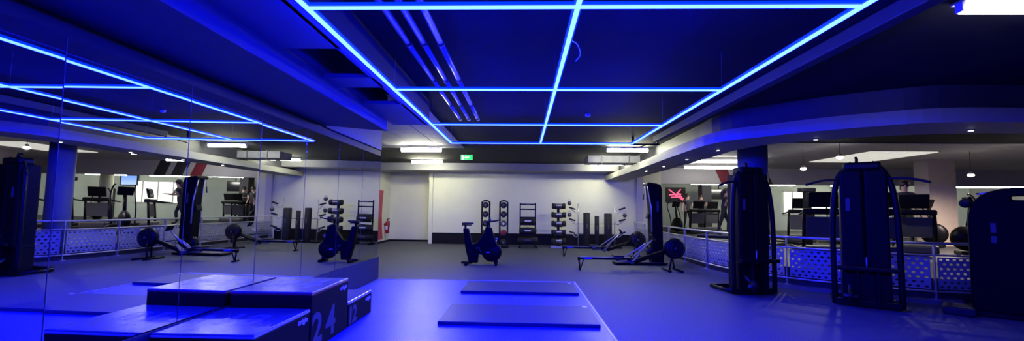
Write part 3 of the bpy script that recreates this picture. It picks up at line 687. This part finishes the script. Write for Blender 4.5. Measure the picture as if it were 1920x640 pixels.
# ---------------------------------------------------------------- people
def person(lab, loc_, rot, J, hairlen, top='cloth'):
    """J: joints dict; grows one continuous skinned body"""
    t = thing('person', lab, 'person', loc_, rot)
    V = []; E = []; Rr = []
    def add(p, r, par=None):
        V.append(p); Rr.append(r)
        if par is not None: E.append((par, len(V)-1))
        return len(V)-1
    pel = add(J['pelvis'], .135); wa = add(J['waist'], .112, pel); ch = add(J['chest'], .14, wa); nk = add(J['neck'], .05, ch); hb = add(J['head0'], .075, nk); hm = add(J['head1'], .098, hb); ht = add(J['head2'], .075, hm)
    for s, k in ((-1,'l'),(1,'r')):
        hp = add(J['hip'+k], .095, pel); kn = add(J['knee'+k], .058, hp); cf = add(tuple((a*.65+b_*.35) for a, b_ in zip(J['knee'+k], J['ank'+k])), .058, kn); an = add(J['ank'+k], .036, cf)
        to = J['ank'+k]; add((to[0], to[1]-.16, to[2]-.05), .035, an)
        sh = add(J['sho'+k], .06, ch); el = add(J['elb'+k], .04, sh); wr = add(J['wri'+k], .026, el)
        d = (Vector(J['wri'+k])-Vector(J['elb'+k])).normalized(); w = Vector(J['wri'+k]); pm = add(tuple(w+d*.05), .032, wr)
        side = d.cross(Vector((0,0,1))).normalized() if abs(d.z) < .95 else Vector((1,0,0))
        for q in range(4):
            L = (.075,.085,.08,.062)[q]; b0 = w+d*.075+side*(.03-.02*q)
            a_ = add(tuple(b0), .010, pm); a2 = add(tuple(b0+d*L*.55+Vector((0,0,-.012))), .0085, a_); add(tuple(b0+d*L*.85+Vector((0,0,-.035))), .007, a2)
        a_ = add(tuple(w+d*.03+side*.04), .012, pm); add(tuple(w+d*.07+side*.06+Vector((0,0,-.01))), .009, a_)
    me = bpy.data.meshes.new('body'); me.from_pydata(V, E, []); me.update()
    o = bpy.data.objects.new('body', me); COL.objects.link(o); o.parent = t
    sk = o.modifiers.new('skin','SKIN'); sk.use_smooth_shade = True
    for i, v in enumerate(me.skin_vertices[0].data): v.radius = (Rr[i], Rr[i]); v.use_root = (i == 0)
    o.modifiers.new('sub','SUBSURF').levels = 1; o.modifiers['sub'].render_levels = 1
    dg = bpy.context.evaluated_depsgraph_get(); dg.update(); nm = bpy.data.meshes.new_from_object(o.evaluated_get(dg))
    o.modifiers.clear(); o.data = nm
    nm.materials.clear(); nm.materials.append(M['skin']); nm.materials.append(M[top])
    nz_ = J['neck'][2]-.04
    for p in nm.polygons:
        c = p.center
        far = min((c-Vector(J['elb'+k])).length for k in 'lr'); hand = min((c-Vector(J['wri'+k])).length for k in 'lr')
        p.material_index = 0 if (c.z > nz_ or far < .2 or hand < .2) else 1
        p.use_smooth = True
    h = Vector(J['head1'])
    MB().ball(tuple(h+Vector((0,-.1,-.01))), .018, .7,1,1.3, 8).ball(tuple(h+Vector((.095,0,0))), .025, .4,.8,1.2, 8).ball(tuple(h+Vector((-.095,0,0))), .025, .4,.8,1.2, 8).ball(tuple(h+Vector((0,-.088,-.055))), .02, 1.3,.5,.4, 8).build('face', M['skin'], o)
    hr = MB().ball(tuple(h+Vector((0,.022,.035))), .115, .98,1.0,1.02, 16)
    if hairlen: hr.tube(smooth([tuple(h+Vector((0,.09,.03))), tuple(h+Vector((0,.125,-.1))), tuple(h+Vector((0,.12,-hairlen)))]), [.07,.08,.085,.085,.08,.07,.06,.05,.03], 10)
    hr.build('hair', M['hair'], t)
    return t
def pose(lean=0., armf=.0, stride=.1, spread=.0):
    J = dict(pelvis=(0,0,.95), waist=(0,-.01-lean*.3,1.12), chest=(0,-.02-lean*.8,1.34), neck=(0,-.02-lean,1.5), head0=(0,-.04-lean,1.57), head1=(0,-.05-lean,1.65), head2=(0,-.04-lean,1.71))
    for s, k in ((-1,'l'),(1,'r')):
        J['hip'+k] = (s*.1,0,.88); J['knee'+k] = (s*.11,-s*stride-.03,.5); J['ank'+k] = (s*.11,-s*stride*1.4+.06,.09)
        J['sho'+k] = (s*.19,-.02-lean*.9,1.42)
        if armf: J['elb'+k] = (s*(.24+spread),-.08-lean-armf*.15,1.17); J['wri'+k] = (s*.16,-.2-lean-armf*.3,1.2)
        else: J['elb'+k] = (s*(.25+spread),0,1.14); J['wri'+k] = (s*(.27+spread),-.08,.92)
    return J
person('woman in black top with long dark hair exercising on a treadmill', (7.6,15.2,CF+.2), math.radians(60), pose(.06,.5,.12), .38)
person('person in dark clothes standing on a treadmill, left of the dark column', (8.3,20.2,CF+.2), math.radians(10), pose(.0,0,.04,.04), 0.)
person('person in dark clothes leaning forward in front of the dark column', (9.3,20.9,CF+.2), math.radians(-20), pose(.1,.8,.1,.04), 0.)
person('person in black seen just right of the middle cable machine', (10.42,11.1,CF+.2), math.radians(-35), pose(.08,.5,.1,.0), .1)

def separate(o):
    bm = bmesh.new(); bm.from_mesh(o.data); seen = set(); isl = []
    bm.verts.ensure_lookup_table()
    for v in bm.verts:
        if v.index in seen: continue
        st = [v]; cur = set()
        while st:
            q = st.pop()
            if q.index in cur: continue
            cur.add(q.index); st.extend(e.other_vert(q) for e in q.link_edges if e.other_vert(q).index not in cur)
        seen |= cur; isl.append(cur)
    for k, cur in enumerate(isl):
        b2 = bm.copy(); b2.verts.ensure_lookup_table()
        bmesh.ops.delete(b2, geom=[v for v in b2.verts if v.index not in cur], context='VERTS')
        me = o.data.copy(); b2.to_mesh(me); b2.free()
        c = o.copy(); c.data = me; COL.objects.link(c)
    bm.free(); bpy.data.objects.remove(o)
SEP = ('pipe_clamp','flange','base_frame','suspension_wire','end_cap','decal','hanger','instruction_label','neon_stroke','front_foot','foot_pedal')
for o in [o for o in COL.objects if o.type == 'MESH' and o.parent and (o.name.split('.')[0] in SEP or (o.name.startswith('diffuser') and o.parent.name == 'luminous_ceiling_panel'))]: separate(o)
# ---------------------------------------------------------------- lights (lamps in place of the fittings)
def spot(x, y, z, e, size=2.2, col=(1,.95,.85)):
    l = bpy.data.lights.new('spot_beam', 'SPOT'); l.energy = e; l.spot_size = size; l.spot_blend = .8; l.color = col; l.shadow_soft_size = .04
    o = bpy.data.objects.new('spot_beam', l); COL.objects.link(o); o.location = (x,y,z)
for x, y in ((3.88,12.5),(3.93,11.1),(3.95,9.6),(3.96,8.1),(4.97,6.8),(6.65,6.0)): spot(x, y, 2.70, 3)
for x, y, z, e in ((8.35,10.6,2.85,150),(8.1,11.6,2.65,150),(13.,11.8,2.5,420),(12.9,10.3,2.8,420)): spot(x, y, z, e, 3.0, (1,.8,.72) if x > 12 else (1,.95,.85))

# ---------------------------------------------------------------- world, camera, view
w = bpy.data.worlds.new('world'); sc.world = w; w.use_nodes = True
w.node_tree.nodes['Background'].inputs[0].default_value = (.002,.002,.01,1); w.node_tree.nodes['Background'].inputs[1].default_value = 1
cam = bpy.data.cameras.new('camera'); co = bpy.data.objects.new('camera', cam); COL.objects.link(co); sc.camera = co
yaw, pitch, roll = -.0265981, .0597335, .0101329
fw = Vector((math.sin(yaw)*math.cos(pitch), math.cos(yaw)*math.cos(pitch), math.sin(pitch)))
rt = Vector((math.cos(yaw), -math.sin(yaw), 0)); up = rt.cross(fw)
r2 = math.cos(roll)*rt+math.sin(roll)*up; u2 = -math.sin(roll)*rt+math.cos(roll)*up
mw = Matrix((( r2.x,u2.x,-fw.x,0),(r2.y,u2.y,-fw.y,0),(r2.z,u2.z,-fw.z,1.5),(0,0,0,1)))
co.matrix_world = mw
cam.sensor_width = 36; cam.lens = 742.97/1920*36; cam.shift_y = 28.2/1920; cam.clip_start = .05; cam.clip_end = 100
sc.view_settings.view_transform = 'Standard'; sc.view_settings.look = 'None'; sc.view_settings.exposure = 0; sc.view_settings.gamma = 1; sc.view_settings.use_curve_mapping = False
sc.cycles.use_denoising = True
sc.cycles.max_bounces = 8; sc.cycles.diffuse_bounces = 4; sc.cycles.glossy_bounces = 5
sc.cycles.sample_clamp_indirect = 6
